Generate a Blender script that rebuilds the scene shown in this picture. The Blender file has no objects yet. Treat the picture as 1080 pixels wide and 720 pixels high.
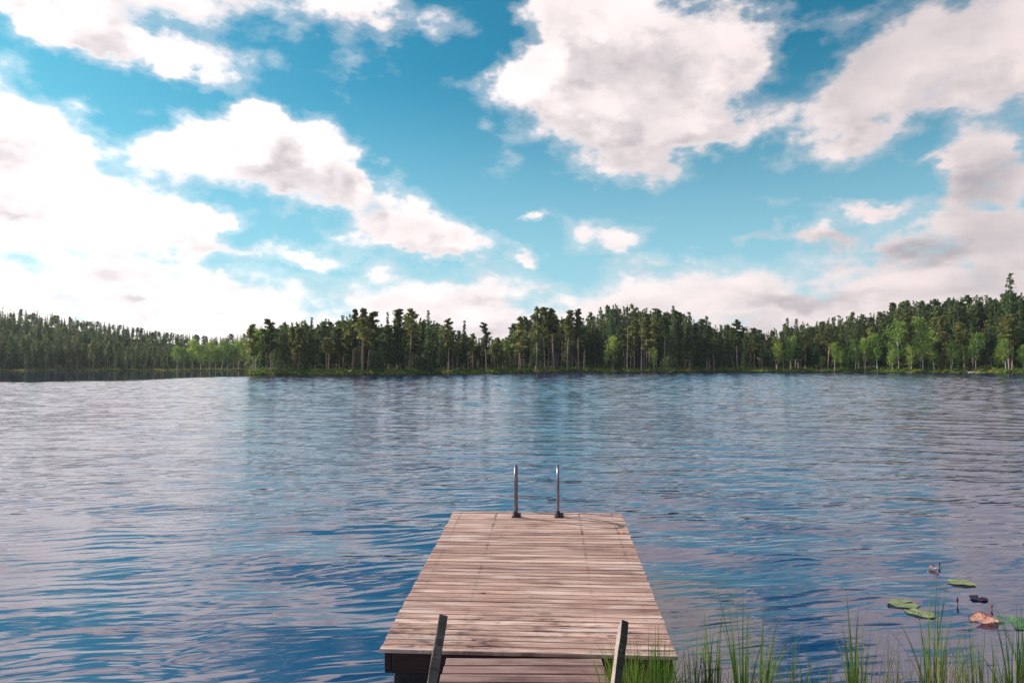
import bpy, bmesh, math, random
import numpy as np
from mathutils import Vector, Matrix
R = math.radians
random.seed(7)
rng = np.random.default_rng(11)
scene = bpy.context.scene
col = scene.collection

# ------------------------------------------------------------------ camera
CAM = Vector((0, 0, 2.45))
PITCH = math.atan(24.5/720)
cd = bpy.data.cameras.new('camera'); cam = bpy.data.objects.new('camera', cd); col.objects.link(cam)
cd.sensor_width = 36; cd.lens = 24.0; cd.clip_start = .05; cd.clip_end = 20000
cam.location = CAM; cam.rotation_euler = (math.pi/2 + PITCH, 0, 0)
scene.camera = cam
FW = Vector((0, math.cos(PITCH), math.sin(PITCH))); UP = Vector((0, -math.sin(PITCH), math.cos(PITCH)))
def ray(px, py): return FW + Vector((1, 0, 0))*((px-540)/720) + UP*((360-py)/720)
def at(px, py, depth): return CAM + ray(px, py)*depth
def onwater(px, py, z=0.0):
    r = ray(px, py); return CAM + r*((z-CAM.z)/r.z)

# ------------------------------------------------------------------ light
SUN_AZ = -66.0      # degrees left of the view direction (+Y)
SUN_EL = 25.0
sd = Vector((math.sin(R(SUN_AZ))*math.cos(R(SUN_EL)), math.cos(R(SUN_AZ))*math.cos(R(SUN_EL)), math.sin(R(SUN_EL))))
sl = bpy.data.lights.new('sun', 'SUN'); so = bpy.data.objects.new('sun', sl); col.objects.link(so)
sl.energy = 5.0; sl.angle = R(.5); sl.color = (1.0, .885, .76)
so.rotation_euler = sd.to_track_quat('Z', 'Y').to_euler(); so.location = (-40, 20, 60)
vs = scene.view_settings
vs.view_transform = 'Standard'; vs.look = 'None'; vs.gamma = 1; vs.use_curve_mapping = False; vs.exposure = 0.38
scene.render.resolution_x = 1024; scene.render.resolution_y = 682

# ------------------------------------------------------------------ node helpers
class NB:
    def __init__(s, nt): s.nt = nt; s.n = nt.nodes; s.l = nt.links
    def put(s, sock, v):
        if v is None: return
        if isinstance(v, bpy.types.NodeSocket): s.l.new(v, sock)
        else: sock.default_value = v
    def m(s, op, a, b=None, c=None, clamp=False):
        n = s.n.new('ShaderNodeMath'); n.operation = op; n.use_clamp = clamp
        s.put(n.inputs[0], a); s.put(n.inputs[1], b); s.put(n.inputs[2], c); return n.outputs[0]
    def v(s, op, a, b=None, c=None, scale=None):
        n = s.n.new('ShaderNodeVectorMath'); n.operation = op
        s.put(n.inputs[0], a); s.put(n.inputs[1], b); s.put(n.inputs[2], c)
        if scale is not None: s.put(n.inputs['Scale'], scale)
        return n.outputs['Value'] if op in ('DOT_PRODUCT', 'LENGTH') else n.outputs[0]
    def sep(s, a): n = s.n.new('ShaderNodeSeparateXYZ'); s.put(n.inputs[0], a); return n.outputs
    def comb(s, x=0., y=0., z=0.):
        n = s.n.new('ShaderNodeCombineXYZ'); s.put(n.inputs[0], x); s.put(n.inputs[1], y); s.put(n.inputs[2], z); return n.outputs[0]
    def noise(s, vec, scale, detail=2., rough=.5, dist=0., out=0):
        n = s.n.new('ShaderNodeTexNoise'); s.put(n.inputs['Vector'], vec); s.put(n.inputs['Scale'], scale)
        n.inputs['Detail'].default_value = detail; n.inputs['Roughness'].default_value = rough
        n.inputs['Distortion'].default_value = dist; return n.outputs[out]
    def voro(s, vec, scale, feature='F1', out='Distance', rnd=1.):
        n = s.n.new('ShaderNodeTexVoronoi'); n.feature = feature; s.put(n.inputs['Vector'], vec)
        n.inputs['Scale'].default_value = scale; n.inputs['Randomness'].default_value = rnd; return n.outputs[out]
    def mr(s, x, a, b, c=0., d=1., smooth=False):
        n = s.n.new('ShaderNodeMapRange'); n.interpolation_type = 'SMOOTHSTEP' if smooth else 'LINEAR'
        for i, q in enumerate((x, a, b, c, d)): s.put(n.inputs[i], q)
        return n.outputs[0]
    def mix(s, f, a, b, bt='MIX'):
        n = s.n.new('ShaderNodeMix'); n.data_type = 'RGBA'; n.blend_type = bt; n.clamp_factor = True
        s.put(n.inputs[0], f); s.put(n.inputs[6], a); s.put(n.inputs[7], b); return n.outputs[2]
    def ramp(s, f, stops):
        n = s.n.new('ShaderNodeValToRGB'); s.put(n.inputs[0], f); e = n.color_ramp.elements
        while len(e) < len(stops): e.new(.5)
        for q, (p, c) in zip(e, stops): q.position = p; q.color = (*c, 1)
        return n.outputs[0]
def rgb(r, g, b): return (r, g, b, 1)

# ------------------------------------------------------------------ sky with clouds
w = bpy.data.worlds.new('World'); scene.world = w; w.use_nodes = True
nt = w.node_tree; nt.nodes.clear()
def px2ang(px, py):
    d = ray(px, py).normalized(); return math.degrees(math.atan2(d.x, d.y)), math.degrees(math.asin(d.z))
# each cloud mass: photo-space centre and radii turned into azimuth/elevation degrees, weight
BL = [(215,-4,200,48,1.1),(90,36,75,28,.95),(190,58,90,18,.95),(385,8,70,22,.8),(30,-5,60,30,.8),
      (40,165,72,52,1.1),(-60,165,80,66,1.05),(40,222,90,15,.85),(215,262,90,12,.7),(300,158,65,34,1.15),(270,116,26,18,.85),(205,165,75,40,1.0),(110,225,110,34,1.0),(340,200,55,32,1.0),(375,195,35,35,.9),(205,232,50,16,.8),
      (432,240,46,26,1.05),(480,262,55,18,.9),(400,255,50,18,.9),(110,285,95,22,.9),(330,277,62,15,.85),(230,300,80,16,.8),
      (640,30,80,55,1.2),(655,85,60,40,1.1),(600,60,40,35,.9),(755,50,78,56,1.2),(600,120,78,36,1.05),(665,165,48,38,1.0),(555,85,36,28,.75),(715,115,60,50,.9),(590,5,50,25,.8),
      (780,140,60,20,.75),(878,128,52,44,1.2),(950,50,60,52,1.1),(1035,68,85,68,1.25),(1120,-10,70,70,1.0),
      (1035,185,42,32,1.1),(915,217,75,11,.85),(1010,240,75,15,.85),(1070,268,70,38,1.0),(955,268,62,13,.75),(870,250,50,12,.75),(800,252,34,13,.75),(975,180,45,8,.55),
      (638,250,44,22,1.05),(565,268,22,12,.9),(556,233,13,8,.75),(740,270,15,8,.6),
      (120,-210,250,95,1.05),(520,-230,100,55,.9),(1150,-420,150,80,.9),(-500,100,300,90,1.)]
g = bpy.data.node_groups.new('cloud_field', 'ShaderNodeTree')
g.interface.new_socket('D', in_out='INPUT', socket_type='NodeSocketVector')
g.interface.new_socket('density', in_out='OUTPUT', socket_type='NodeSocketFloat')
b = NB(g); gi = g.nodes.new('NodeGroupInput'); go = g.nodes.new('NodeGroupOutput')
D = b.v('NORMALIZE', gi.outputs[0])
x, y, z = b.sep(D)
az = b.m('MULTIPLY', b.m('ARCTAN2', x, y), 57.2958); el = b.m('MULTIPLY', b.m('ARCSINE', z), 57.2958)
Dn = b.v('MULTIPLY', D, (1., 1., 1.7))
wp = b.v('MULTIPLY', b.v('SUBTRACT', b.noise(Dn, 9., 4., .6, out=1), (.5, .5, .5)), (9., 6.5, 0.))
P = b.v('ADD', b.comb(az, el, 0.), wp)
tot = None
for (px, py, rx, ry, wt) in BL:
    a0, e0 = px2ang(px, py); sc = math.cos(R(min(45, abs(a0))))**2*.0795
    ra, re = rx*.0795*max(.62, math.cos(R(min(40, abs(a0))))**2), ry*.0795*max(.7, math.cos(R(min(40, abs(e0))))**2)
    q = b.v('MULTIPLY_ADD', P, (1/ra, 1/re, 0.), (-a0/ra, -e0/re, 0.))
    e = b.m('MULTIPLY', b.m('EXPONENT', b.m('MULTIPLY', b.v('DOT_PRODUCT', q, q), -1.05)), wt)
    tot = e if tot is None else b.m('ADD', tot, e)
tot = b.m('MINIMUM', tot, 1.15)
# the bank of cumulus low over the horizon
hb = b.mr(el, 3.6, 11.5, 1.05, 0., True)
hb = b.m('MULTIPLY', hb, b.mr(b.noise(b.v('MULTIPLY', D, (1., 1., 3.2)), 7., 2., .5), .30, .56, .80, 1.12))
tot = b.m('MAXIMUM', tot, hb)
# cloud cover outside the picture
tot = b.m('ADD', tot, b.m('MULTIPLY', b.mr(b.m('ABSOLUTE', az), 44., 60., 0., 1.), b.mr(b.noise(Dn, 2.2, 2.), .42, .6, 0., .9)))
f1 = b.noise(Dn, 11., 7., .62)
f2 = b.noise(Dn, 4.2, 3., .5)
bil = b.voro(b.v('ADD', Dn, b.v('SCALE', b.noise(Dn, 16., 3., out=1), scale=.05)), 15., 'SMOOTH_F1')
dn = b.m('ADD', tot, b.m('MULTIPLY', b.m('SUBTRACT', f1, .5), 1.75))
dn = b.m('ADD', dn, b.m('MULTIPLY', b.m('SUBTRACT', f2, .5), .5))
dn = b.m('ADD', dn, b.m('MULTIPLY', b.m('SUBTRACT', .40, bil), .55))
bil2 = b.voro(b.v('ADD', Dn, b.v('SCALE', b.noise(Dn, 30., 2., out=1), scale=.02)), 34., 'SMOOTH_F1')
dn = b.m('ADD', dn, b.m('MULTIPLY', b.m('SUBTRACT', .40, bil2), .22))
b.l.new(dn, go.inputs[0])
g.interface.new_socket('billow', in_out='OUTPUT', socket_type='NodeSocketFloat')
b.l.new(b.m('ADD', b.m('MULTIPLY', bil, .7), b.m('MULTIPLY', bil2, .3)), go.inputs[1])

b = NB(nt)
tc = nt.nodes.new('ShaderNodeTexCoord').outputs['Generated']
D = b.v('NORMALIZE', tc)
def field(vec):
    n = nt.nodes.new('ShaderNodeGroup'); n.node_tree = g; b.put(n.inputs[0], vec); return n.outputs[0]
d0 = field(D); bl0 = d0.node.outputs[1]
d1 = field(b.v('ADD', D, (-.030, 0., .042)))       # a step towards the sun
x, y, z = b.sep(D)
el = b.m('MULTIPLY', b.m('ARCSINE', z), 57.2958); az = b.m('MULTIPLY', b.m('ARCTAN2', x, y), 57.2958)
sk = nt.nodes.new('ShaderNodeTexSky'); sk.sky_type = 'NISHITA'; sk.sun_disc = False
sk.sun_elevation = R(SUN_EL); sk.sun_rotation = R(SUN_AZ); sk.air_density = 1.0; sk.dust_density = .5; sk.ozone_density = 1.5
skc = b.mix(1., sk.outputs[0], rgb(.21, 1.12, 1.16), 'MULTIPLY')
STR = .075
cover = b.mr(d0, .38, .96, 0., 1., True)
thin = b.mr(d0, .22, .60, 0., .26, True)
cover = b.m('MAXIMUM', cover, thin)
# shading: lit towards the sun, grey where a lot of cloud lies between
sh = b.mr(b.m('SUBTRACT', d1, b.m('MULTIPLY', d0, .80)), -.12, .55, 0., 1., True)      # how much cloud stands between here and the sun
thick = b.mr(d0, .75, 1.6, .25, 1.)
dark = b.mr(az, -30., 34., .80, 1.0)
sh = b.m('MULTIPLY', b.m('MULTIPLY', sh, thick), dark, clamp=True)
# separate darker puffs
D3 = b.v('MULTIPLY', D, (1., 1., 2.))
Pw = b.v('ADD', b.comb(az, el, 0.), b.v('MULTIPLY', b.v('SUBTRACT', b.noise(D3, 16., 5., .6, out=1), (.5, .5, .5)), (6., 3.6, 0.)))
dk = None
for (px, py, rx, ry, wt) in [(1035,190,42,34,.75),(970,266,38,12,.65),(872,252,36,12,.7),(800,252,26,12,.5),(850,316,90,9,.6),(1045,262,60,20,.5),(905,60,45,45,.4),(1010,20,60,30,.35),(690,150,40,30,.3),
                             (120,290,35,14,.5),(75,318,50,8,.35),(215,195,60,14,.3),(520,318,50,7,.3),(1040,300,60,12,.5),(140,313,18,6,.5),(940,130,60,25,.3),(250,305,40,8,.3)]:
    a0, e0 = px2ang(px, py); ra, re = rx*.0795*.85, ry*.0795*.9
    q = b.v('MULTIPLY_ADD', Pw, (1/ra, 1/re, 0.), (-a0/ra, -e0/re, 0.))
    e = b.m('MULTIPLY', b.m('EXPONENT', b.m('MULTIPLY', b.v('DOT_PRODUCT', q, q), -.9)), wt); dk = e if dk is None else b.m('ADD', dk, e)
mot = b.m('ADD', b.mr(b.noise(D3, 8., 5., .6), .42, .66, 0., .30, True), b.mr(bl0, .22, .58, 0., .36, True))
sh = b.m('MAXIMUM', sh, dk)
sh = b.m('ADD', sh, b.m('MULTIPLY', mot, b.m('MULTIPLY', thick, dark)), clamp=True)
lit = b.mix(b.mr(az, -34., 30.), rgb(1.06, .97, .96), rgb(.76, .66, .65))
glow = b.m('ADD', 1., b.m('MULTIPLY', b.mr(az, -8., -34., 0., .20, True), b.mr(el, 26., 8., 0., 1., True)))     # haze-lit cloud on the sun's side
lit = b.v('SCALE', lit, scale=glow)
cc = b.mix(sh, lit, rgb(.37, .345, .37))
cc = b.mix(1., cc, rgb(1/STR, 1/STR, 1/STR), 'MULTIPLY')
for n_ in nt.nodes:
    if n_.bl_idname == 'ShaderNodeMix': n_.clamp_result = False
hz = b.mr(el, 0., 25., .82, .0, True)
hz = b.m('MAXIMUM', hz, b.m('MULTIPLY', b.mr(az, 0., -34., 0., .28, True), b.mr(el, 30., 10., 0., 1., True)))
skc = b.mix(hz, skc, rgb(.37/STR, .58/STR, .68/STR))
fin = b.mix(cover, skc, cc)
bg = nt.nodes.new('ShaderNodeBackground'); b.put(bg.inputs[0], fin); bg.inputs[1].default_value = STR
out = nt.nodes.new('ShaderNodeOutputWorld'); b.l.new(bg.outputs[0], out.inputs[0])
w.cycles.sampling_method = 'MANUAL'; w.cycles.sample_map_resolution = 512

# ------------------------------------------------------------------ materials
def mat(name):
    m = bpy.data.materials.new(name); m.use_nodes = True; nt = m.node_tree; nt.nodes.clear()
    o = nt.nodes.new('ShaderNodeOutputMaterial'); return m, NB(nt), o
def princ(b, o, **k):
    p = b.n.new('ShaderNodeBsdfPrincipled')
    for a, v in k.items(): b.put(p.inputs[a.replace('_', ' ')], v)
    b.l.new(p.outputs[0], o.inputs[0]); return p
def objco(b): return b.n.new('ShaderNodeTexCoord').outputs['Object']
def wpos(b): return b.n.new('ShaderNodeNewGeometry').outputs['Position']
def bump(b, h, dist, strength=1.):
    n = b.n.new('ShaderNodeBump'); b.put(n.inputs['Height'], h); n.inputs['Distance'].default_value = dist; n.inputs['Strength'].default_value = strength
    return n.outputs[0]

# weathered boards: grain along local X, every board its own tone
def wood_mat(name, light, dark_, stain=.5, nails=None, width=1.):
    m, b, o = mat(name); co = objco(b)
    isl = b.n.new('ShaderNodeNewGeometry').outputs['Random Per Island']
    sh = b.v('ADD', co, b.comb(b.m('MULTIPLY', isl, 31.), b.m('MULTIPLY', isl, 17.), 0.))
    grain = b.noise(b.v('MULTIPLY', sh, (2.2, 60., 60.)), 1., 5., .6, .3)
    big = b.noise(b.v('MULTIPLY', sh, (1.2, 3., 3.)), 1.3, 4., .6)
    c = b.mix(b.mr(isl, 0., 1.), light, (light[0]*.50, light[1]*.45, light[2]*.46, 1))
    c = b.mix(b.mr(grain, .36, .66, 0., .85), c, dark_)
    c = b.mix(b.mr(big, .50, .74, 0., stain), c, (dark_[0]*.6, dark_[1]*.55, dark_[2]*.6, 1))
    kn = b.voro(b.v('MULTIPLY', sh, (1., 2.4, 1.)), 3.4)
    kn2 = b.m('MULTIPLY', b.mr(kn, .055, .10, 1., 0., True), b.mr(b.noise(sh, 2.3), .44, .56))
    c = b.mix(b.m('MULTIPLY', kn2, .85), c, rgb(.05, .022, .018))
    if nails:
        x, y, z = b.sep(co)
        for (nx, st) in nails:
            xx = b.m('ABSOLUTE', b.m('SUBTRACT', x, b.m('ADD', nx, b.m('MULTIPLY', b.m('SUBTRACT', isl, .5), .007))))
            fade = b.mr(b.noise(b.comb(nx*9., b.m('MULTIPLY', y, 5.), 0.), 1., 3.), .40, .60, .10, 1.)
            fade = b.m('MULTIPLY', fade, b.mr(y, .9, 2.6, .18, 1.))
            k = b.m('MULTIPLY', b.mr(xx, .004, .020, st, 0., True), fade)
            c = b.mix(k, c, rgb(.045, .022, .026))
    if nails:
        yy = b.sep(co)[1]
        sp = b.m('MULTIPLY', b.mr(b.noise(b.v('MULTIPLY', sh, (7., 22., 1.)), 1., 4., .65), .50, .60), b.mr(yy, .15, 1.2, .9, .15))
        sp = b.m('MULTIPLY', sp, b.mr(b.noise(b.v('MULTIPLY', co, (1.6, 2.2, 1.)), 1., 2.), .40, .55))
        c = b.mix(sp, c, rgb(.07, .035, .045))
        pale = b.mr(b.noise(b.v('MULTIPLY', sh, (.9, 9., 1.)), 1.7, 3.), .50, .66, 0., .55)
        c = b.mix(pale, c, rgb(.84, .68, .62))
    p = princ(b, o, Base_Color=c, Roughness=b.mr(grain, .3, .7, .52, .80))
    p.inputs['Specular IOR Level'].default_value = .35
    b.l.new(bump(b, b.m('SUBTRACT', b.m('MULTIPLY', grain, -1.), b.m('MULTIPLY', kn2, .5)), .003), p.inputs['Normal'])
    return m
M = {}
HW = 1.05
M['deck'] = wood_mat('weathered_boards', rgb(.90, .60, .485), rgb(.23, .115, .09), .85,
                     nails=[(-HW+.11, .40), (-.50, .75), (.0, .15), (.52, .75), (HW-.13, .55)])
M['ramp'] = wood_mat('damp_boards', rgb(.66, .44, .38), rgb(.13, .065, .06), .95)
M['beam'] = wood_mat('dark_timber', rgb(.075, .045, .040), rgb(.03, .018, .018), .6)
M['post'] = wood_mat('grey_timber', rgb(.22, .18, .165), rgb(.06, .045, .04), .8)
M['post_shaded'] = wood_mat('shaded_timber', rgb(.075, .075, .045), rgb(.02, .02, .015), .6)  # dark timber copy, shade on the right post put into its colour
M['post_sunlit'] = wood_mat('sunlit_timber', rgb(.55, .45, .42), rgb(.25, .19, .18), .4)  # pale timber copy, sunlight on the left face put into its colour

def simple(name, c, rough=.5, metal=0., var=.25, scale=30., bmp=0.):
    m, b, o = mat(name); co = objco(b); n = b.noise(co, scale, 4., .6)
    cc = b.mix(b.mr(n, .35, .65), rgb(*[q*(1-var) for q in c]), rgb(*[q*(1+var) for q in c]))
    p = princ(b, o, Base_Color=cc, Roughness=rough, Metallic=metal)
    if bmp: b.l.new(bump(b, n, bmp), p.inputs['Normal'])
    return m
M['steel'] = simple('steel_tube', (.24, .22, .27), .38, 1., .2)
M['plastic'] = simple('dark_socket', (.045, .035, .05), .45)
M['float'] = simple('float_drum', (.02, .02, .025), .6)
M['orange_leaf'] = simple('orange_leaf', (.75, .22, .05), .6)

def leafy(name, c1, c2, trans=.35, attr=None, rnd=.35, rough=.6):
    m, b, o = mat(name)
    at_ = b.n.new('ShaderNodeAttribute'); at_.attribute_name = 'shade'
    sh = at_.outputs['Fac']
    oi = b.n.new('ShaderNodeObjectInfo').outputs['Random']
    if attr:
        a2 = b.n.new('ShaderNodeAttribute'); a2.attribute_name = attr; oi = a2.outputs['Fac']
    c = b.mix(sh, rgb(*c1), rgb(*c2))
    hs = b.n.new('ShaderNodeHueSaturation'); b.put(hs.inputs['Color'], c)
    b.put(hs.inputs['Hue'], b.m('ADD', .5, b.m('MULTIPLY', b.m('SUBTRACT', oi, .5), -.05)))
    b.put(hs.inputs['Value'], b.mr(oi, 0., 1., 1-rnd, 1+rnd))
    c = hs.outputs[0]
    d = b.n.new('ShaderNodeBsdfDiffuse'); t = b.n.new('ShaderNodeBsdfTranslucent')
    b.put(d.inputs[0], c); b.put(t.inputs[0], c)
    mx = b.n.new('ShaderNodeMixShader'); mx.inputs[0].default_value = trans
    b.l.new(d.outputs[0], mx.inputs[1]); b.l.new(t.outputs[0], mx.inputs[2]); b.l.new(mx.outputs[0], o.inputs[0])
    return m
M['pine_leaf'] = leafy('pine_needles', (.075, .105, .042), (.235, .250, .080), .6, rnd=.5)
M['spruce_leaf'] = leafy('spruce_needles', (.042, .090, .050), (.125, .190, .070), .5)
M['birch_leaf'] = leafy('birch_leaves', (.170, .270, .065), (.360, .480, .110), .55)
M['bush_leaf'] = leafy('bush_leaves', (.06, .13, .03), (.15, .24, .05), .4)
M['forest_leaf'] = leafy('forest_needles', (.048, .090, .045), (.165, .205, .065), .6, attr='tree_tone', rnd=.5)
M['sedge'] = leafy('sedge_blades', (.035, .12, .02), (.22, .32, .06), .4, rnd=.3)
M['drysedge'] = leafy('dry_blades', (.16, .09, .05), (.55, .42, .28), .3, rnd=.2)
M['shore_grass'] = leafy('shore_grass_blades', (.08, .13, .03), (.30, .33, .07), .4)
def bark(name, lo, hi, z0, z1, spots=False):
    m, b, o = mat(name); co = objco(b); x, y, z = b.sep(co)
    n = b.noise(b.v('MULTIPLY', co, (6., 6., 1.2)), 1., 4., .6)
    c = b.mix(b.mr(b.m('ADD', z, b.m('MULTIPLY', n, 3.)), z0, z1), rgb(*lo), rgb(*hi))
    if spots: c = b.mix(b.mr(b.noise(b.v('MULTIPLY', co, (3., 3., 1.6)), 1., 3.), .52, .62), c, rgb(.05, .045, .045))
    else: c = b.mix(b.mr(n, .4, .7, 0., .5), c, rgb(lo[0]*.5, lo[1]*.5, lo[2]*.5))
    princ(b, o, Base_Color=c, Roughness=.9); return m
M['pine_bark'] = bark('pine_bark', (.36, .25, .225), (.60, .33, .24), 3., 11.)
M['spruce_bark'] = bark('spruce_bark', (.30, .24, .23), (.32, .25, .23), 3., 11.)
M['birch_bark'] = bark('birch_bark', (.60, .56, .54), (.62, .58, .55), 3., 11., True)

# lake water
def water_mat():
    m, b, o = mat('lake_water')
    p0 = wpos(b)
    at_ = b.n.new('ShaderNodeAttribute'); at_.attribute_name = 'wind'; wind = at_.outputs['Fac']
    hg = bpy.data.node_groups.new('ripple_height', 'ShaderNodeTree')
    hg.interface.new_socket('P', in_out='INPUT', socket_type='NodeSocketVector')
    hg.interface.new_socket('h', in_out='OUTPUT', socket_type='NodeSocketFloat')
    h = NB(hg); gi = hg.nodes.new('NodeGroupInput'); go = hg.nodes.new('NodeGroupOutput')
    mp = hg.nodes.new('ShaderNodeMapping'); mp.inputs['Rotation'].default_value = (0, 0, R(-9)); h.l.new(gi.outputs[0], mp.inputs[0])
    q = mp.outputs[0]
    q = h.v('ADD', q, h.v('SCALE', h.noise(q, .9, 1., out=1), scale=.28))
    n1 = h.noise(h.v('MULTIPLY', q, (.36, 1.9, 1.)), 2.9, 1., .4)
    n2 = h.noise(h.v('MULTIPLY', q, (.45, 2.0, 1.)), 5.6, 1., .45)
    n3 = h.noise(h.v('MULTIPLY', q, (1.0, 1.8, 1.)), 13., 1., .45)
    def band(freq, ang, dist, seed):
        sx_, sy_, _ = h.sep(q); ph = h.m('ADD', h.m('MULTIPLY', sy_, freq*math.cos(ang)), h.m('MULTIPLY', sx_, freq*math.sin(ang)))
        dn_ = h.noise(h.v('ADD', h.v('MULTIPLY', q, (.55, .9, 1.)), (seed, 0., 0.)), 1.1, 2., .5)
        am = h.mr(h.noise(h.v('ADD', h.v('MULTIPLY', q, (.5, 1., 1.)), (0., seed, 0.)), .9, 1.), .36, .62)
        return h.m('MULTIPLY', h.m('SINE', h.m('ADD', ph, h.m('MULTIPLY', dn_, dist))), am)
    s = h.m('MULTIPLY', n1, .012); s = h.m('ADD', s, h.m('MULTIPLY', n2, .0058)); s = h.m('ADD', s, h.m('MULTIPLY', band(21., .05, 14., 3.), .0026)); s = h.m('ADD', s, h.m('MULTIPLY', band(33., -.22, 16., 9.), .0014)); s = h.m('ADD', s, h.m('MULTIPLY', n3, .0004))
    h.l.new(s, go.inputs[0])
    def H(v):
        n = b.n.new('ShaderNodeGroup'); n.node_tree = hg; b.put(n.inputs[0], v); return n.outputs[0]
    e = .012
    h0 = H(p0); hx = H(b.v('ADD', p0, (e, 0., 0.))); hy = H(b.v('ADD', p0, (0., e, 0.)))
    amp = b.m('MULTIPLY', wind, 1./e)
    amp = b.m('MULTIPLY', amp, b.mr(b.noise(b.v('MULTIPLY', p0, (.10, .22, 1.)), 1., 2.), .30, .65, .65, 1.25))
    sx = b.m('MULTIPLY', b.m('SUBTRACT', h0, hx), amp); sy = b.m('MULTIPLY', b.m('SUBTRACT', h0, hy), amp)
    nrm = b.n.new('ShaderNodeNewGeometry').outputs['Normal']
    N = b.v('NORMALIZE', b.v('ADD', nrm, b.comb(sx, sy, 0.)))
    p = princ(b, o, Base_Color=rgb(.002, .012, .080), Roughness=.03, IOR=2.55)
    b.l.new(N, p.inputs['Normal'])
    return m
M['water'] = water_mat()

def ground_mat():
    m, b, o = mat('ground_cover'); p = wpos(b)
    n = b.noise(p, .5, 5., .6); n2 = b.noise(p, .06, 3., .5); n3 = b.noise(p, 9., 4., .6)
    c = b.mix(b.mr(n, .40, .62), rgb(.035, .045, .018), rgb(.10, .13, .030))
    c = b.mix(b.mr(n2, .45, .6), c, rgb(.055, .045, .028))
    c = b.mix(b.mr(n3, .45, .7, 0., .5), c, rgb(.03, .026, .015))
    zz = b.sep(p)[2]
    c = b.mix(b.mr(zz, .10, .22, .9, 0.), c, rgb(.022, .018, .014))
    q = princ(b, o, Base_Color=c, Roughness=1.); q.inputs['Specular IOR Level'].default_value = 0.
    b.l.new(bump(b, n3, .05), q.inputs['Normal']); return m
M['ground'] = ground_mat()

# ------------------------------------------------------------------ object helpers
def tag(o, label=None, cat=None, group=None, kind=None):
    if label: o['label'] = label
    if cat: o['category'] = cat
    if group: o['group'] = group
    if kind: o['kind'] = kind
    return o
def link(name, me, parent=None):
    o = bpy.data.objects.new(name, me); col.objects.link(o)
    if parent: o.parent = parent
    return o
def empty(name, loc=(0, 0, 0), rot=(0, 0, 0)):
    o = bpy.data.objects.new(name, None); o.empty_display_size = .2; col.objects.link(o); o.location = loc; o.rotation_euler = rot; return o
def mesh_np(name, V, F, mats, attrs=None, smooth=False):
    """V (n,3); F (m,k) with one k"""
    me = bpy.data.meshes.new(name); V = np.asarray(V, np.float32); F = np.asarray(F, np.int32); k = F.shape[1]
    me.vertices.add(len(V)); me.vertices.foreach_set('co', V.ravel())
    me.loops.add(F.size); me.loops.foreach_set('vertex_index', F.ravel())
    me.polygons.add(len(F)); me.polygons.foreach_set('loop_start', np.arange(0, F.size, k, dtype=np.int32))
    me.polygons.foreach_set('loop_total', np.full(len(F), k, np.int32))
    if smooth: me.polygons.foreach_set('use_smooth', np.ones(len(F), bool))
    for m in (mats if isinstance(mats, list) else [mats]): me.materials.append(m)
    for n, (dom, a) in (attrs or {}).items():
        at_ = me.attributes.new(n, 'FLOAT', dom); at_.data.foreach_set('value', np.asarray(a, np.float32))
    me.update(); me.validate(); return me
def bm_mesh(name, bm, mats, smooth=False):
    me = bpy.data.meshes.new(name); bmesh.ops.recalc_face_normals(bm, faces=bm.faces); bm.to_mesh(me); bm.free()
    for m in (mats if isinstance(mats, list) else [mats]): me.materials.append(m)
    if smooth:
        for p in me.polygons: p.use_smooth = True
    return me
def box(bm, c, s, bev=0., jit=0., rot=None):
    r = bmesh.ops.create_cube(bm, size=1.)
    vs_ = r['verts']
    for v in vs_:
        v.co = Vector((v.co.x*s[0], v.co.y*s[1], v.co.z*s[2]))
        if jit: v.co += Vector([random.uniform(-jit, jit) for _ in range(3)])
        if rot: v.co = rot @ v.co
        v.co += Vector(c)
    if bev:
        es = list({e for v in vs_ for e in v.link_edges})
        bmesh.ops.bevel(bm, geom=es, offset=bev, segments=2, affect='EDGES', profile=.6)
def tube(bm, pts, r, seg=12, cap=True):
    pts = [Vector(p) for p in pts]; rings = []
    rr = r if isinstance(r, (list, tuple)) else [r]*len(pts)
    for i, p in enumerate(pts):
        t = (pts[min(i+1, len(pts)-1)]-pts[max(i-1, 0)]).normalized()
        a = t.cross(Vector((1, .01, 0))); a = a.normalized() if a.length > 1e-3 else t.orthogonal().normalized(); c = t.cross(a)
        rings.append([bm.verts.new(p + (a*math.cos(2*math.pi*k/seg)+c*math.sin(2*math.pi*k/seg))*rr[i]) for k in range(seg)])
    for A, B in zip(rings, rings[1:]):
        for k in range(seg): bm.faces.new((A[k], A[(k+1) % seg], B[(k+1) % seg], B[k]))
    if cap: bm.faces.new(rings[0][::-1]); bm.faces.new(rings[-1])

# ------------------------------------------------------------------ terrain
def interp(x, tab): return np.interp(x, [t[0] for t in tab], [t[1] for t in tab])
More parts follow.
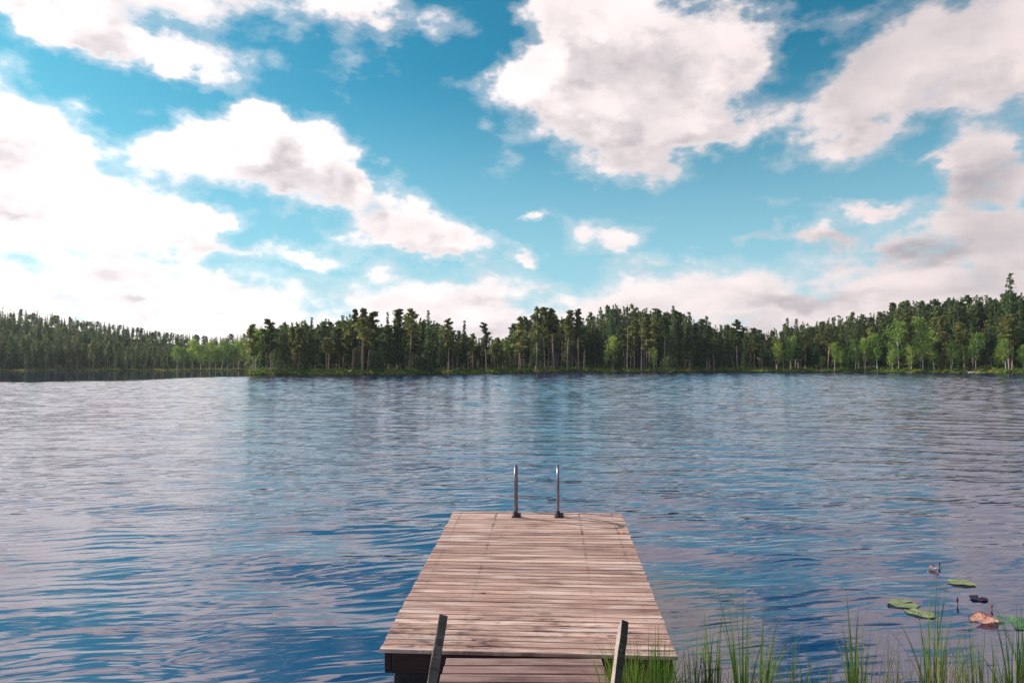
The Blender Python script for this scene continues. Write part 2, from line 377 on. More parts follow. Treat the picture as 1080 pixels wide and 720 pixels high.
# distance (depth along the view) of the far waterline by photo column; u = X/Y
SH_MAIN = [(-900,90),(-300,190),(0,262),(150,275),(262,285),(263,168),(290,160),(340,158),(420,170),(500,190),(600,214),(700,226),(800,232),(900,222),(1000,205),(1080,190),(1250,150),(1500,100),(1900,60)]
HILL = [(-900,25),(-300,28),(0,26.5),(50,25),(100,21),(150,17.),(200,13.5),(250,11),(262,11),(264,6.5),(420,6.5),(520,6.0),(640,7),(720,5.),(800,4.),(860,5.5),(930,8.5),(1000,12.5),(1080,14.),(1250,17),(1900,20)]
def shore_d(px):
    j = 2.2*np.sin(px*.045) + 1.5*np.sin(px*.11+1.) + .9*np.sin(px*.27+2.)
    return interp(px, SH_MAIN) + j
def terrain_h(X, Y):
    X = np.asarray(X, float); Y = np.asarray(Y, float)
    Yc = np.maximum(Y, 1e-3)
    px = np.where(Y > 1, 540 + 720*X/Yc, np.where(X < 0, -5000, 5000))
    px = np.clip(px, -900, 1900)
    sd_ = shore_d(px)
    dd = Y - sd_
    dd = np.where((px <= -899), np.minimum(-X-215, 200), dd); dd = np.where((px >= 1899), np.minimum(X-112, 200), dd)
    hill = interp(px, HILL); span = np.where(px < 280, 150., np.where(px < 820, 90., 75.))
    t = np.clip((dd-6)/span, 0, 1); t = t*t*(3-2*t)
    bankz = np.where(dd < 0, np.clip(dd*.25, -1.6, 0), np.minimum(dd*.22, .45))
    far = bankz + np.where(dd > 3, hill*t + np.minimum((dd-3)*.012, .5), 0) + np.where(dd > 3, .25*np.sin(X*.13)*np.cos(Y*.17), 0)
    # the near bank the photographer stands on
    e = 4.30 - Y + .12*np.sin(X*2.1) + .08*np.sin(X*5.3+1) - np.maximum(0, np.abs(X)-14)*.0
    near = np.where(e > 0, np.minimum(e*.19, .82) + .02*np.sin(X*7)*np.sin(Y*6), np.maximum(e*.45, -1.6))
    return np.maximum(far, near)
def build_ground():
    rad = np.concatenate([[.0], np.arange(.25, 8, .18), np.geomspace(8, 140, 60), np.arange(143, 330, 2.2), np.geomspace(335, 1000, 30)])
    na = 900
    a = np.linspace(-math.pi, math.pi, na, endpoint=False)
    RR, AA = np.meshgrid(rad[1:], a, indexing='ij')
    X = RR*np.sin(AA); Y = RR*np.cos(AA)
    Z = terrain_h(X, Y)
    V = np.concatenate([[[0, 0, float(terrain_h(0., 0.))]], np.stack([X.ravel(), Y.ravel(), Z.ravel()], 1)])
    n = len(rad)-1
    i = np.arange(n-1)[:, None]*na + 1; j = np.arange(na)[None]; j2 = (j+1) % na
    F = np.stack([(i+j).ravel(), (i+j2).ravel(), (i+na+j2).ravel(), (i+na+j).ravel()], 1)
    # the fan at the middle as degenerate-free quads
    k = np.arange(0, na, 2); F0 = np.stack([np.zeros(len(k), int), 1+(k+2) % na, 1+(k+1) % na, 1+k], 1)
    F = np.concatenate([F[:, ::-1], F0])
    me = mesh_np('ground', V, F, M['ground'], smooth=True)
    return tag(link('ground', me), kind='structure')
build_ground()

# ------------------------------------------------------------------ lake
def build_water():
    yr = [3.2]
    while yr[-1] < 300: yr.append(yr[-1] + min(.17, .045 + .0035*(yr[-1]-3)))
    yr = np.array(yr); nu = 620
    u = np.linspace(-1.05, 1.05, nu)
    Yg, U = np.meshgrid(yr, u, indexing='ij'); Xg = U*Yg
    px = 540+720*U
    # wind shelter under the left shore
    edge = interp(px, [(-300, 80), (0, 95), (120, 99), (180, 118), (300, 150), (480, 200), (620, 400)])
    calm = 1/(1+np.exp(-(Yg-edge+3*np.sin(px*.05))/2.2))
    lee = 1/(1+np.exp(-(Yg-(interp(px, SH_MAIN)-9))/2.5))
    wind = (1-.90*calm)*(1-.75*lee)
    wind = wind*(.55+.45*np.clip((Yg-4)/8, 0, 1))
    gust = 1+1.1*np.clip((Yg-14)/60, 0, 1)
    Z = np.zeros_like(Xg)
    r = np.random.default_rng(5)
    for k in range(34):
        lam = .55*(2.6/.55)**r.random(); th = R(9)+r.normal(0, .42)
        kk = 2*math.pi/lam; amp = .0014*lam**1.0
        Z += amp*np.sin(kk*(Xg*math.sin(th)+Yg*math.cos(th)) + r.random()*6.28 + .6*np.sin(Xg*.13*(1+k % 3)+k))
    Z *= gust*wind*np.clip((Yg-3)/1.5, 0, 1)
    Z[:, 0] = 0; Z[:, -1] = 0
    V = np.stack([Xg.ravel(), Yg.ravel(), Z.ravel()], 1)
    n = len(yr)
    i = (np.arange(n-1)*nu)[:, None]; j = np.arange(nu-1)[None]
    F = np.stack([(i+j).ravel(), (i+j+1).ravel(), (i+nu+j+1).ravel(), (i+nu+j).ravel()], 1)
    # the rest of the lake either side
    base = len(V); ye = yr[-1]
    ex = np.array([[-260, 3.2, 0], [-3.36, 3.2, 0], [-ye*1.05, ye, 0], [-ye*1.05-60, ye, 0],
                   [260, 3.2, 0], [3.36, 3.2, 0], [ye*1.05, ye, 0], [ye*1.05+60, ye, 0]])
    V = np.concatenate([V, ex]); F = np.concatenate([F, [[base, base+1, base+2, base+3], [base+5, base+4, base+7, base+6]]])
    me = mesh_np('water', V, F, M['water'], {'wind': ('POINT', np.concatenate([wind.ravel(), np.ones(8)*.8]))}, smooth=True)
    return tag(link('water', me), kind='structure')
build_water()

# ------------------------------------------------------------------ trees
def leaf_quads(C, size, r, flat=.0):
    """random oriented leaf-clump quads about centres C"""
    n = len(C); a = r.normal(size=(n, 3)); a[:, 2] *= (1-flat); a /= np.linalg.norm(a, axis=1)[:, None]
    t = r.normal(size=(n, 3)); bb = np.cross(a, t); bb /= np.linalg.norm(bb, axis=1)[:, None]
    s = size*(.6+.8*r.random(n))[:, None]; a = a*s; bb = bb*s*(.45+.4*r.random(n))[:, None]
    V = np.stack([C-a, C-bb*.8+a*.1, C+a, C+bb], 1).reshape(-1, 3)
    F = np.arange(4*n).reshape(n, 4); return V, F
def trunk_mesh(h, r0, r, bend=.25, limbs=(), seg=7):
    Vs, Fs = [], []; off = 0
    ph = r.random(2)*6.28
    def axis(z): return np.array([bend*math.sin(z/h*2.2+ph[0])-bend*math.sin(ph[0]), bend*math.sin(z/h*2.8+ph[1])-bend*math.sin(ph[1]), z])
    def add(P, Rr, sg):
        nonlocal off
        P = np.array(P); n = len(P); T = np.gradient(P, axis=0); T /= np.linalg.norm(T, axis=1)[:, None]
        for i in range(n):
            a = np.cross(T[i], [.3, .9, .2]); a /= np.linalg.norm(a); c = np.cross(T[i], a)
            for k in range(sg):
                an = 2*math.pi*k/sg; Vs.append(P[i]+(a*math.cos(an)+c*math.sin(an))*Rr[i])
        for i in range(n-1):
            for k in range(sg): Fs.append((off+i*sg+k, off+i*sg+(k+1) % sg, off+(i+1)*sg+(k+1) % sg, off+(i+1)*sg+k))
        off += n*sg
    zs = np.linspace(-.4, h, 9)
    add([axis(z) for z in zs], [r0*max(.10, (1-.9*max(z, 0)/h))*(1.25 if z < 0 else 1) for z in zs], seg)
    for (z, end) in limbs:
        A = axis(z); E = np.array(end)+axis(z)*[1, 1, 0]
        mid = (A+E)/2 + [0, 0, -.08*np.linalg.norm(E-A)]
        rr = r0*(1-.85*z/h)*.42; add([A, mid, E], [rr, rr*.7, rr*.25], 4)
    return np.array(Vs), np.array(Fs), axis
def pine(r, h=16., bare=.45, wide=2.1, dens=1.):
    nb = int(30*dens); limbs = []; C = []; S = []
    for i in range(nb):
        t = (i+.5)/nb; z = h*(bare+(1-bare)*t*.97)
        reach = wide*(.55+.6*r.random())*math.sin(math.pi*(.22+.70*t))**.8*(1. if r.random() > .2 else .5)
        an = r.random()*6.28; rise = reach*(.05+.45*t)
        e = np.array([math.cos(an)*reach, math.sin(an)*reach, z+rise]); limbs.append((z, e))
        for q in range(3):
            f = .45+.28*q; c0 = np.array([e[0]*f, e[1]*f, z+rise*f])
            k = int(15*dens); p = r.normal(size=(k, 3))*np.array([.40, .40, .17])*(.8+.25*reach)*(1.15-.6*t)
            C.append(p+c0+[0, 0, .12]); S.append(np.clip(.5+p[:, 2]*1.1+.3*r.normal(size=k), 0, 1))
    # a few dead stubs under the crown
    for i in range(5):
        z = h*(bare*(.45+.5*r.random())); an = r.random()*6.28; L = .5+.8*r.random(); limbs.append((z, np.array([math.cos(an)*L, math.sin(an)*L, z-.1])))
    V, F, ax = trunk_mesh(h, .19+.05*r.random(), r, .35, limbs)
    C = np.concatenate(C); S = np.concatenate(S); C[:, :2] += np.array([ax(z)[:2] for z in C[:, 2]])
    return V, F, C, S, .34
def spruce(r, h=16., bare=.12, wide=2.0, dens=1.):
    C, S = [], []; nl = 30
    for i in range(nl):
        t = (i+.3*r.random())/nl; z = h*(bare+(1-bare)*t); reach = wide*(1-t)**.85*(.75+.5*r.random())+.12
        nb = max(4, int(9*(1-t)*dens)+3)
        for k in range(nb):
            an = 6.28*(k+r.random()*.8)/nb; L = reach*(.7+.4*r.random()); n = max(3, int(7*L*dens))
            f = (.15+.9*r.random(n)); p = np.stack([math.cos(an)*L*f, math.sin(an)*L*f, z-L*.42*f**1.3+0*f], 1)+r.normal(size=(n, 3))*[.12, .12, .09]
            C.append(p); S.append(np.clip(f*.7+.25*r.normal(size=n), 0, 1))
    V, F, ax = trunk_mesh(h, .17, r, .08)
    C = np.concatenate(C); S = np.concatenate(S); return V, F, C, S, .27
def birch(r, h=10., bare=.22, wide=1.5, dens=1.):
    limbs, C, S = [], [], []
    nb = 26
    for i in range(nb):
        t = (i+.5)/nb; z = h*(bare+(1-bare)*t*.93); reach = wide*math.sin(math.pi*(.16+.78*t))**.7*(.6+.6*r.random())
        an = r.random()*6.28; e = np.array([math.cos(an)*reach, math.sin(an)*reach, z+reach*.75]); limbs.append((z, e))
        for q in range(3):
            f = .4+.32*q; k = int(13*dens); p = r.normal(size=(k, 3))*[.40, .40, .38]
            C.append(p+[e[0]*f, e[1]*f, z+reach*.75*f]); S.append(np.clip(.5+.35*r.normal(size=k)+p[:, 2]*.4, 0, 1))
    V, F, ax = trunk_mesh(h, .12, r, .3, limbs)
    C = np.concatenate(C); S = np.concatenate(S); C[:, :2] += np.array([ax(z)[:2] for z in np.minimum(C[:, 2], h)])
    return V, F, C, S, .22
KIND = {'pine': (pine, 'pine_tree', 'pine_bark', 'pine_leaf', 10), 'spruce': (spruce, 'spruce_tree', 'spruce_bark', 'spruce_leaf', 8), 'birch': (birch, 'birch_tree', 'birch_bark', 'birch_leaf', 7)}
PROTO = {}; RAW = {}
for kd, (fn, nm, bk, lf, nv) in KIND.items():
    PROTO[kd] = []; RAW[kd] = []
    for i in range(nv):
        r = np.random.default_rng(100+i*7+len(kd)); kw = {}
        if kd == 'pine': kw = dict(bare=.34+.28*r.random(), wide=1.3+.8*r.random(), dens=.85+.35*r.random())
        if kd == 'spruce': kw = dict(bare=.05+.2*r.random(), wide=1.5+.8*r.random(), dens=.9+.2*r.random())
        if kd == 'birch': kw = dict(wide=1.2+.7*r.random(), bare=.15+.15*r.random())
        V, F, C, S, sz = fn(r, **kw)
        H = V[:, 2].max() if kd != 'birch' else C[:, 2].max()
        RAW[kd].append((V, F, C, S, sz, max(V[:, 2].max(), C[:, 2].max())))
        tm = mesh_np(kd+'_trunk', V, F, M[bk], smooth=True)
        LV, LF = leaf_quads(C, sz, r)
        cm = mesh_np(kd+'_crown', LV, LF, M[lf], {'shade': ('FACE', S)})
        PROTO[kd].append((tm, cm, max(V[:, 2].max(), C[:, 2].max())))
SKY = [(-300,312),(0,322),(50,328),(100,337),(150,345),(200,351),(235,353),(262,349),(270,342),(290,338),(318,335),(330,341),(345,333),(375,327),(400,332),(412,334),(430,326),(455,326),(475,336),(500,344),(520,350),(535,346),(545,336),(570,325),(600,330),(612,334),(640,318),(660,317),(690,322),(710,323),(740,334),(760,338),(790,342),(812,345),(830,338),(860,335),(890,328),(930,325),(945,317),(960,314),(1000,312),(1030,308),(1050,306),(1080,305),(1200,295),(1500,280)]
def plant(kd, px, depth, top_py=None, h=None, label=None, group=None, lean=0., wx=1.):
    depth = max(depth, float(shore_d(px))+2.5)
    X = (px-540)/720*depth; Y = depth
    z0 = float(terrain_h(X, Y))
    if h is None: h = CAM.z + (384.5-top_py)/720*depth - z0
    tm, cm, H = PROTO[kd][random.randrange(len(PROTO[kd]))]
    s = h/H; o = empty(KIND[kd][1], (X, Y, z0-.05), (R(random.gauss(0, 1.2)), R(random.gauss(0, 1.2)+lean), random.random()*6.28))
    sx = (s**.7)*wx*random.uniform(.85, 1.12); o.scale = (sx, sx, s)
    link('trunk', tm, o); link('crown', cm, o)
    tag(o, label, kd+' tree', group); return o
def sky_at(px): return float(interp(px, SKY))
# standing-out trees, by where they break the skyline or stand in front
NAMED = [('spruce',1066,205,287,'tallest dark spruce breaking the skyline over the right hillside'),
 ('pine',372,172,326,'leftmost tall pine with a flat layered crown on the wooded point'),
 ('pine',381,174,325,'tall thin pine whose top touches a flat crowned neighbour on the point'),
 ('pine',396,176,329,'slim pine between two taller crowns on the wooded point'),
 ('spruce',409,176,328,'narrow pointed spruce among the open pines of the point'),
 ('pine',419,178,326,'bare stemmed pine with tufted crown and sky behind its trunk'),
 ('pine',431,180,325,'dense headed tall pine near the middle of the open pine stand'),
 ('spruce',451,183,326,'straight spruce with a spiky top, right end of the open pine stand'),
 ('pine',473,186,336,'shorter pine at the right end of the open stand'),
 ('spruce',489,190,337,'thin spruce standing up over low trees right of the pine stand'),
 ('pine',513,194,340,'lone ragged pine beside the dip in the treeline'),
 ('spruce',328,168,334,'dark pointed spruce rising above pines, left part of the point'),
 ('spruce',322,169,336,'dark spruce close beside its pointed twin on the point'),
 ('spruce',300,166,339,'dark conical spruce near the left end of the point'),
 ('pine',286,166,336,'tall pine behind the left end of the point'),
 ('pine',547,205,334,'pine at the left end of the taller central stand'),
 ('pine',565,207,324,'big headed pine with lit bark, left of the central summit'),
 ('pine',575,208,324,'twin topped pine left of the central summit'),
 ('pine',584,209,325,'tall pine with a rounded crown and open stem left of centre summit'),
 ('pine',598,211,327,'dark rounded pine standing clear before the central summit'),
 ('pine',610,212,326,'slender pine at the notch left of the highest central trees'),
 ('spruce',708,230,321,'pointed tree on the right shoulder of the central stand'),
 ('spruce',727,232,328,'dark spruce spire right of the central summit'),
 ('spruce',745,234,332,'spruce spire standing alone where the treeline falls away'),
 ('pine',778,238,337,'small crowned pine on the low stretch right of centre'),
 ('spruce',834,236,334,'first spruce spire where the right hillside starts to rise'),
 ('spruce',842,236,335,'second spruce spire where the right hillside starts to rise'),
 ('pine',268,166,342,'leafy topped pine at the very tip of the point'),
 ]
for kd, px, dp, ty, lab in NAMED: plant(kd, px, dp, ty, label=lab, group='trees that break the skyline', wx=1.05)
BIR = [(270,167,345,'pale green birch at the left tip of the point, bright against dark conifers'),
 (532,216,357,'small bright birch at the foot of the pines left of centre'),
 (646,219,352,'rounded birch in the dark trunks under the central summit'),
 (690,227,365,'low birch in front of the dark trunks right of centre'),
 (902,224,356,'slim light birch, leftmost of the pale ones along the right shore'),
 (912,222,354,'slim birch with pointed pale crown on the right shore'),
 (925,221,351,'birch beside the pointed pale pair on the right shore'),
 (948,216,336,'tall birch with airy crown amid the right shore trees'),
 (973,213,333,'tallest bright birch in front of the right shore conifers'),
 (985,211,345,'broad light birch just right of the tallest one on the right shore'),
 (1003,208,358,'small birch between taller birches, right shore'),
 (1029,204,349,'birch with white trunk standing out near the right edge'),
 (1060,199,348,'grey green birch beneath the tallest spruce at the right edge'),
 (834,231,352,'rounded yellow green birch, left end of the right shore'),
 (819,232,358,'low birch at the start of the right shore trees'),
 (880,226,360,'low light birch on the right shore before dark stems')]
for px, dp, ty, lab in BIR: plant('birch', px, dp, ty, label=lab, group='birches along the shore')
for px, ty in [(203,357),(212,362),(221,359),(234,356),(240,362),(252,357),(262,361),(195,365),(228,366),(187,363),(246,366)]:
    plant('birch', px, 278+random.uniform(-2, 6), ty, label='bright green birch in the sunlit row where the left hillside meets the point', group='birches at the foot of the left hillside', wx=1.25)
# rows along the shores
def row(kinds, p0, p1, n, back, toplo, tophi, label, group):
    for i in range(n):
        px = p0+(p1-p0)*(i+random.random())/n; dp = float(shore_d(px)) + random.uniform(*back)
        if p1 <= 268: dp = max(dp, 266)
        s = sky_at(px); base = 390.
        ty = s + (base-s)*random.uniform(toplo, tophi)
        kd = random.choice(kinds)
        plant(kd, px, dp, ty, label=label[kd], group=group)
row(['spruce','pine','spruce','spruce'], -40, 200, 62, (3, 16), .42, .62,
    {'spruce': 'slender dark spruce in the shaded row at the foot of the left hillside', 'pine': 'thin pine in the shaded row at the foot of the left hillside', 'birch': 'dull green birch in the shaded row at the foot of the left hillside'}, 'shaded trees along the left shore')
row(['pine','pine','spruce'], 266, 535, 74, (4, 32), .10, .50,
    {'pine': 'reddish stemmed pine crowded among others on the wooded point', 'spruce': 'dark spruce crowded between the pines of the wooded point'}, 'trees on the wooded point')
row(['pine','pine','spruce'], 535, 800, 78, (3, 34), .08, .55,
    {'pine': 'tall bare stemmed pine in the dense central stand', 'spruce': 'dark spruce inside the dense central stand'}, 'trees of the central stand')
row(['pine','spruce','spruce','pine'], 800, 1110, 84, (4, 30), .22, .62,
    {'pine': 'pine with a lit reddish trunk in the row behind the right shore', 'spruce': 'dark spruce in the row behind the right shore'}, 'conifers along the right shore')
row(['birch'], 860, 1100, 16, (3, 9), .55, .75, {'birch': 'low young birch at the grassy edge of the right shore'}, 'young birches along the right shore')

# two dead, pale trunks
def snag(px, dp, ty, label):
    r = np.random.default_rng(px); limbs = []
    for i in range(34):
        z = 3+12*r.random(); a = r.random()*6.28; L = (.35+.9*r.random())*(1-z/19); limbs.append((z, np.array([math.cos(a)*L, math.sin(a)*L, z-.15*L])))
    V, F, ax = trunk_mesh(16., .20, r, .2, limbs); X = (px-540)/720*dp; z0 = float(terrain_h(X, dp))
    o = link('dead_tree', mesh_np('dead_tree', V, F, M['snag'], smooth=True)); s_ = (CAM.z+(384.5-ty)/720*dp-z0)/16.; o.scale = (s_**.6, s_**.6, s_); o.location = (X, dp, z0); tag(o, label, 'dead tree', 'dead trees')
M['snag'] = simple('bleached_wood', (.55, .44, .39), .9, 0, .3, 2.)
snag(661, 222, 343, 'pale dead tree with short bare twigs under the central summit')
snag(676, 223.5, 352, 'bleached bare trunk just right of the twiggy dead tree')

# the woods behind: one mass
def build_forest():
    VV, FF, TT, SS, off = [], [], [], [], 0
    LV, LF, LS, LT, loff = [], [], [], [], 0
    r = np.random.default_rng(77)
    lod = {}
    for kd in ('pine', 'spruce'):
        lod[kd] = []
        for (V, F, C, S, sz, H) in RAW[kd]:
            k = r.choice(len(C), 420, replace=False); a, f = leaf_quads(C[k], sz*1.45, r); lod[kd].append((a, f, S[k], V[:63], F[F.max(axis=1) < 63], H))
    def add(px, dp, ty=None, hh=None):
        nonlocal off, loff
        X = (px-540)/720*dp; z0 = float(terrain_h(X, dp)); h = hh if hh else CAM.z+(384.5-ty)/720*dp-z0
        if h < 1: return
        h = min(h, 23); h = max(h, 7.)
        kd = 'spruce' if r.random() < .78 else 'pine'
        a, f, s_, tv, tf, H = lod[kd][r.integers(len(lod[kd]))]
        an = r.random()*6.28; sc = h/H; sx = sc**.6*(.85+.4*r.random())
        c, s = math.cos(an), math.sin(an); Rm = np.array([[c*sx, -s*sx, 0], [s*sx, c*sx, 0], [0, 0, sc]])
        LV.append(a@Rm.T+[X, dp, z0]); LF.append(f+loff); loff += len(a); LS.append(s_); LT.append(np.full(len(f), r.random()))
        VV.append(tv@Rm.T+[X, dp, z0]); FF.append(tf+off); off += len(tv)
    # skyline-defining crest trees, then everything under them
    for px in np.arange(-120, 1220, 3.0):
        s = sky_at(px); sd0 = float(shore_d(px)); left = px < 266
        rows_ = ((120, 175), (70, 120), (35, 70), (18, 40)) if left else (((45, 80), (30, 45)) if px < 820 else ((50, 85), (25, 50)))
        for q, (a0, a1) in enumerate(rows_):
            for _ in range(2 if left else 2):
                p2 = px+r.uniform(-2, 2); dp = sd0+r.uniform(a0, a1)
                if left: dp = max(dp, 272)
                if left:
                    fy = s + (388-s)*(q*.16+.12*r.random()**1.5) + (r.random()**2*5)
                else:
                    gap = 10 if 380 < px < 540 else 2
                    fy = s + gap + q*6 + r.random()**1.3*10
                add(p2, dp, fy)
    # sides and back of the lake, outside the picture
    for k in range(500):
        px = r.choice([r.uniform(-900, -120), r.uniform(1220, 1900)]); add(px, float(shore_d(px))+r.uniform(4, 50), hh=r.uniform(11, 19))
    V = np.concatenate(LV+VV); nl = sum(len(a) for a in LV)
    FL = np.concatenate(LF); FT = np.concatenate(FF)+nl
    me = mesh_np('forest', V, np.concatenate([FL, FT]), [M['forest_leaf'], M['spruce_bark']],
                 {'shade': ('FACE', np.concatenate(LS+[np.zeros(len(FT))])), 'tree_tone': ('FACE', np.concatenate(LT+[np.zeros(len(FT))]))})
    mi = np.concatenate([np.zeros(len(FL), np.int32), np.ones(len(FT), np.int32)]); me.polygons.foreach_set('material_index', mi)
    tag(link('forest', me), 'dense mixed conifer wood filling the slopes behind the shore trees', 'forest', kind='stuff')
build_forest()

# undergrowth and shore grass on the far banks
def build_far_grass():
    r = np.random.default_rng(3); n = 26000
    px = r.uniform(-60, 1160, n); d = shore_d(px)+np.abs(r.normal(0, 2.6, n))+.3
    wide = (px > 262) | (r.random(n) < .6)
    px, d = px[wide], d[wide]; n = len(px)
    kp = (np.sin(px*.19)+np.sin(px*.071+2)+np.sin(px*.43+d)+.8*r.normal(size=n)) > -.9; px, d = px[kp], d[kp]; n = len(px)
    X = (px-540)/720*d; Z = terrain_h(X, d)
    h = (.75+.5*np.sin(px*.31)*np.sin(px*.083))*np.where(px > 262, .22+.45*r.random(n), .15+.3*r.random(n)); a = r.random(n)*3.14; w_ = .16+.16*r.random(n)
    dx = np.stack([np.cos(a)*w_, np.sin(a)*w_, 0*a], 1); B = np.stack([X, d, Z-.05], 1)
    lean = r.normal(size=(n, 3))*[.15, .15, 0]
    T = B+np.stack([0*h, 0*h, h], 1)+lean
    V = np.stack([B-dx, B+dx, T+dx*.5, T-dx*.5], 1).reshape(-1, 3); F = np.arange(4*n).reshape(n, 4)
    patch = .5+.5*np.sin(px*.06)*np.sin(px*.021+1)
    me = mesh_np('shore_grass', V, F, M['shore_grass'], {'shade': ('FACE', np.clip(patch+.3*r.normal(size=n), 0, 1))})
    tag(link('shore_grass', me), 'yellow green sedge strip along the far waterline', 'grass', kind='stuff')
    # low brush
    n = 1500; px = np.concatenate([r.uniform(264, 1160, n)]); d = shore_d(px)+r.uniform(1.2, 11, n); X = (px-540)/720*d; Z = terrain_h(X, d)
    C = []; 
    for i in range(n):
        k = 22; s = .3+.9*r.random()**2; C.append(r.normal(size=(k, 3))*[.55*s, .45*s, .35*s]+[X[i], d[i], Z[i]+.55*s])
    C = np.concatenate(C); V, F = leaf_quads(C, .24, r)
    me = mesh_np('undergrowth', V, F, M['bush_leaf'], {'shade': ('FACE', r.random(len(F)))})
    tag(link('undergrowth', me), 'low leafy undergrowth beneath the shore trees', 'bushes', kind='stuff')
build_far_grass()
# pale boulders on the banks
def rock(px, dp, s, label):
    bm = bmesh.new(); bmesh.ops.create_icosphere(bm, subdivisions=3, radius=1.)
    rr = random.Random(px)
    ph = [rr.random()*6 for _ in range(6)]
    for v in bm.verts:
        n = 1+.16*math.sin(v.co.x*3+ph[0])*math.sin(v.co.y*4+ph[1])+.10*math.sin(v.co.z*5+ph[2]+v.co.x*4)
        v.co = Vector((v.co.x*s*1.5*n, v.co.y*s*n, v.co.z*s*.6*n))
    o = link('boulder', bm_mesh('boulder', bm, M['rock'], True)); X = (px-540)/720*dp
    o.location = (X, dp, float(terrain_h(X, dp))+s*.12); tag(o, label, 'rock', 'boulders on the far banks')
M['rock'] = simple('granite', (.42, .36, .34), .85, 0, .3, 3., .05)
rock(372, float(shore_d(372))+7, 1.1, 'pale flat boulder under the pines on the wooded point')
rock(384, float(shore_d(384))+8, .9, 'smaller pale boulder beside the flat one on the wooded point')
rock(1024, float(shore_d(1024))-.3, .7, 'pale stone at the waterline of the right shore')
rock(1031, float(shore_d(1031))-.2, .45, 'small stone beside the pale one at the right waterline')

# ------------------------------------------------------------------ dock
NL, NR = at(398, 687.5, 4.8), at(713, 689, 4.8)
FL_, FR_ = at(478, 540, 8.54), at(655, 539.5, 8.54)
nc = (NL+NR)/2; fc = (FL_+FR_)/2; ydir = (fc-nc); DL = ydir.length; ydir.normalize()
xdir = Vector((ydir.y, -ydir.x, 0)).normalized(); zdir = xdir.cross(ydir)
DM = Matrix((xdir, ydir, zdir)).transposed().to_4x4(); DM.translation = nc
W = 2.10
dock = empty('floating_dock'); dock.matrix_world = DM
tag(dock, 'wooden jetty of pinkish weathered boards reaching out into the lake', 'dock')
bm = bmesh.new(); npk = 42; pw = DL/npk
for i in range(npk):
    jl, jr = random.uniform(-.006, .006), random.uniform(-.006, .006)
    rot = Matrix.Rotation(random.gauss(0, .0016), 3, 'Z') @ Matrix.Rotation(random.gauss(0, .013), 3, 'X')
    box(bm, ((jr-jl)/2, pw*(i+.5), -.014+random.uniform(-.0015, .0015)), (W+jl+jr, pw-random.uniform(.009, .017), .028), .003, .0008, rot)
link('deck', bm_mesh('deck', bm, M['deck']), dock)
def part(name, boxes, m, parent, bev=.004):
    bm = bmesh.new()
    for c, s in boxes: box(bm, c, s, bev)
    return link(name, bm_mesh(name, bm, m), parent)
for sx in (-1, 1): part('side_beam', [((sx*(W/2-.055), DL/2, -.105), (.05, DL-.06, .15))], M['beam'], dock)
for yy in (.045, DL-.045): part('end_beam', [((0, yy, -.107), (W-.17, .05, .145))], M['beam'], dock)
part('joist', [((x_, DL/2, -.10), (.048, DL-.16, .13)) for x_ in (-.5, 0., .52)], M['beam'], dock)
for yy in (.30, DL-.35):
    part('float', [((0, yy, -.37), (W-.15, .45, .37))], M['float'], dock, .05)
# ------------------------------------------------------------------ gangway
g0 = at(470.5, 692, 4.74); g1 = at(634, 692.5, 4.74)
gc = (g0+g1)/2 - Vector((0, 0, .005)); gw = (g1-g0).length
gy = (Vector((.10, -.02, 0))*0 + Vector((gc.x-.02, 3.05, .27)) - gc); GL = gy.length; gy.normalize(); gx = Vector((gy.y, -gy.x, 0)).normalized(); gz = gx.cross(gy)
GM = Matrix((gx, gy, gz)).transposed().to_4x4(); GM.translation = gc
gang = empty('gangway'); gang.matrix_world = GM
tag(gang, 'short damp boarded gangway one step below the near end of the jetty', 'gangway')
bm = bmesh.new(); n = int(GL/.105)
for i in range(n):
    ww = gw*(1+.045*i/2.0*.5) if i < 6 else gw*1.06
    box(bm, (random.uniform(-.004, .004), .105*(i+.5), -.014), (ww, .090+random.uniform(-.004, .003), .028), .003, .001, Matrix.Rotation(random.gauss(0, .004), 3, 'Z'))
link('deck', bm_mesh('deck', bm, M['ramp']), gang)
for sx in (-1, 1): part('side_beam', [((sx*(gw/2-.06), GL/2, -.085), (.05, GL-.05, .11))], M['beam'], gang)

# ------------------------------------------------------------------ mooring posts
def post(top, bot, wa, wb, label, pale=False):
    """squared timber from bot to top"""
    ax_ = (top-bot); L = ax_.length; ax_.normalize()
    xx = Vector((1, .25, 0)); xx = (xx-ax_*xx.dot(ax_)).normalized(); yy = ax_.cross(xx)
    m4 = Matrix((xx, yy, ax_)).transposed().to_4x4(); m4.translation = bot
    bm = bmesh.new(); box(bm, (0, 0, L/2), (wa, wb, L), .007, .004)
    bmesh.ops.subdivide_edges(bm, edges=[e for e in bm.edges if e.calc_length() > .3], cuts=9)
    for v in bm.verts:
        v.co.x += .0022*math.sin(v.co.z*23+v.co.y*40); v.co.y += .003*math.sin(v.co.z*17+v.co.x*60)
    bm.normal_update()
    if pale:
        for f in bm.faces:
            if f.normal.x < -.7: f.material_index = 1  # left faces get the painted sunlit tone
    o = link('mooring_post', bm_mesh('mooring_post', bm, [M['post_shaded'] if pale else M['post'], M['post_sunlit']])); o.matrix_world = m4
    tag(o, label, 'post', 'posts either side of the gangway')
    bm = bmesh.new(); bmesh.ops.create_cone(bm, cap_ends=True, segments=6, radius1=.012, radius2=.011, depth=.012, matrix=Matrix.Translation((0, wb/2*(-1 if (o.matrix_world.to_3x3() @ Vector((0, 1, 0))).y > 0 else 1), L-.20)) @ Matrix.Rotation(math.pi/2, 4, 'X'))
    link('bolt', bm_mesh('bolt', bm, M['plastic']), o); return o
pt = at(467.5, 652, 4.45); pb = at(453, 735, 4.05); dvec = (pb-pt).normalized()
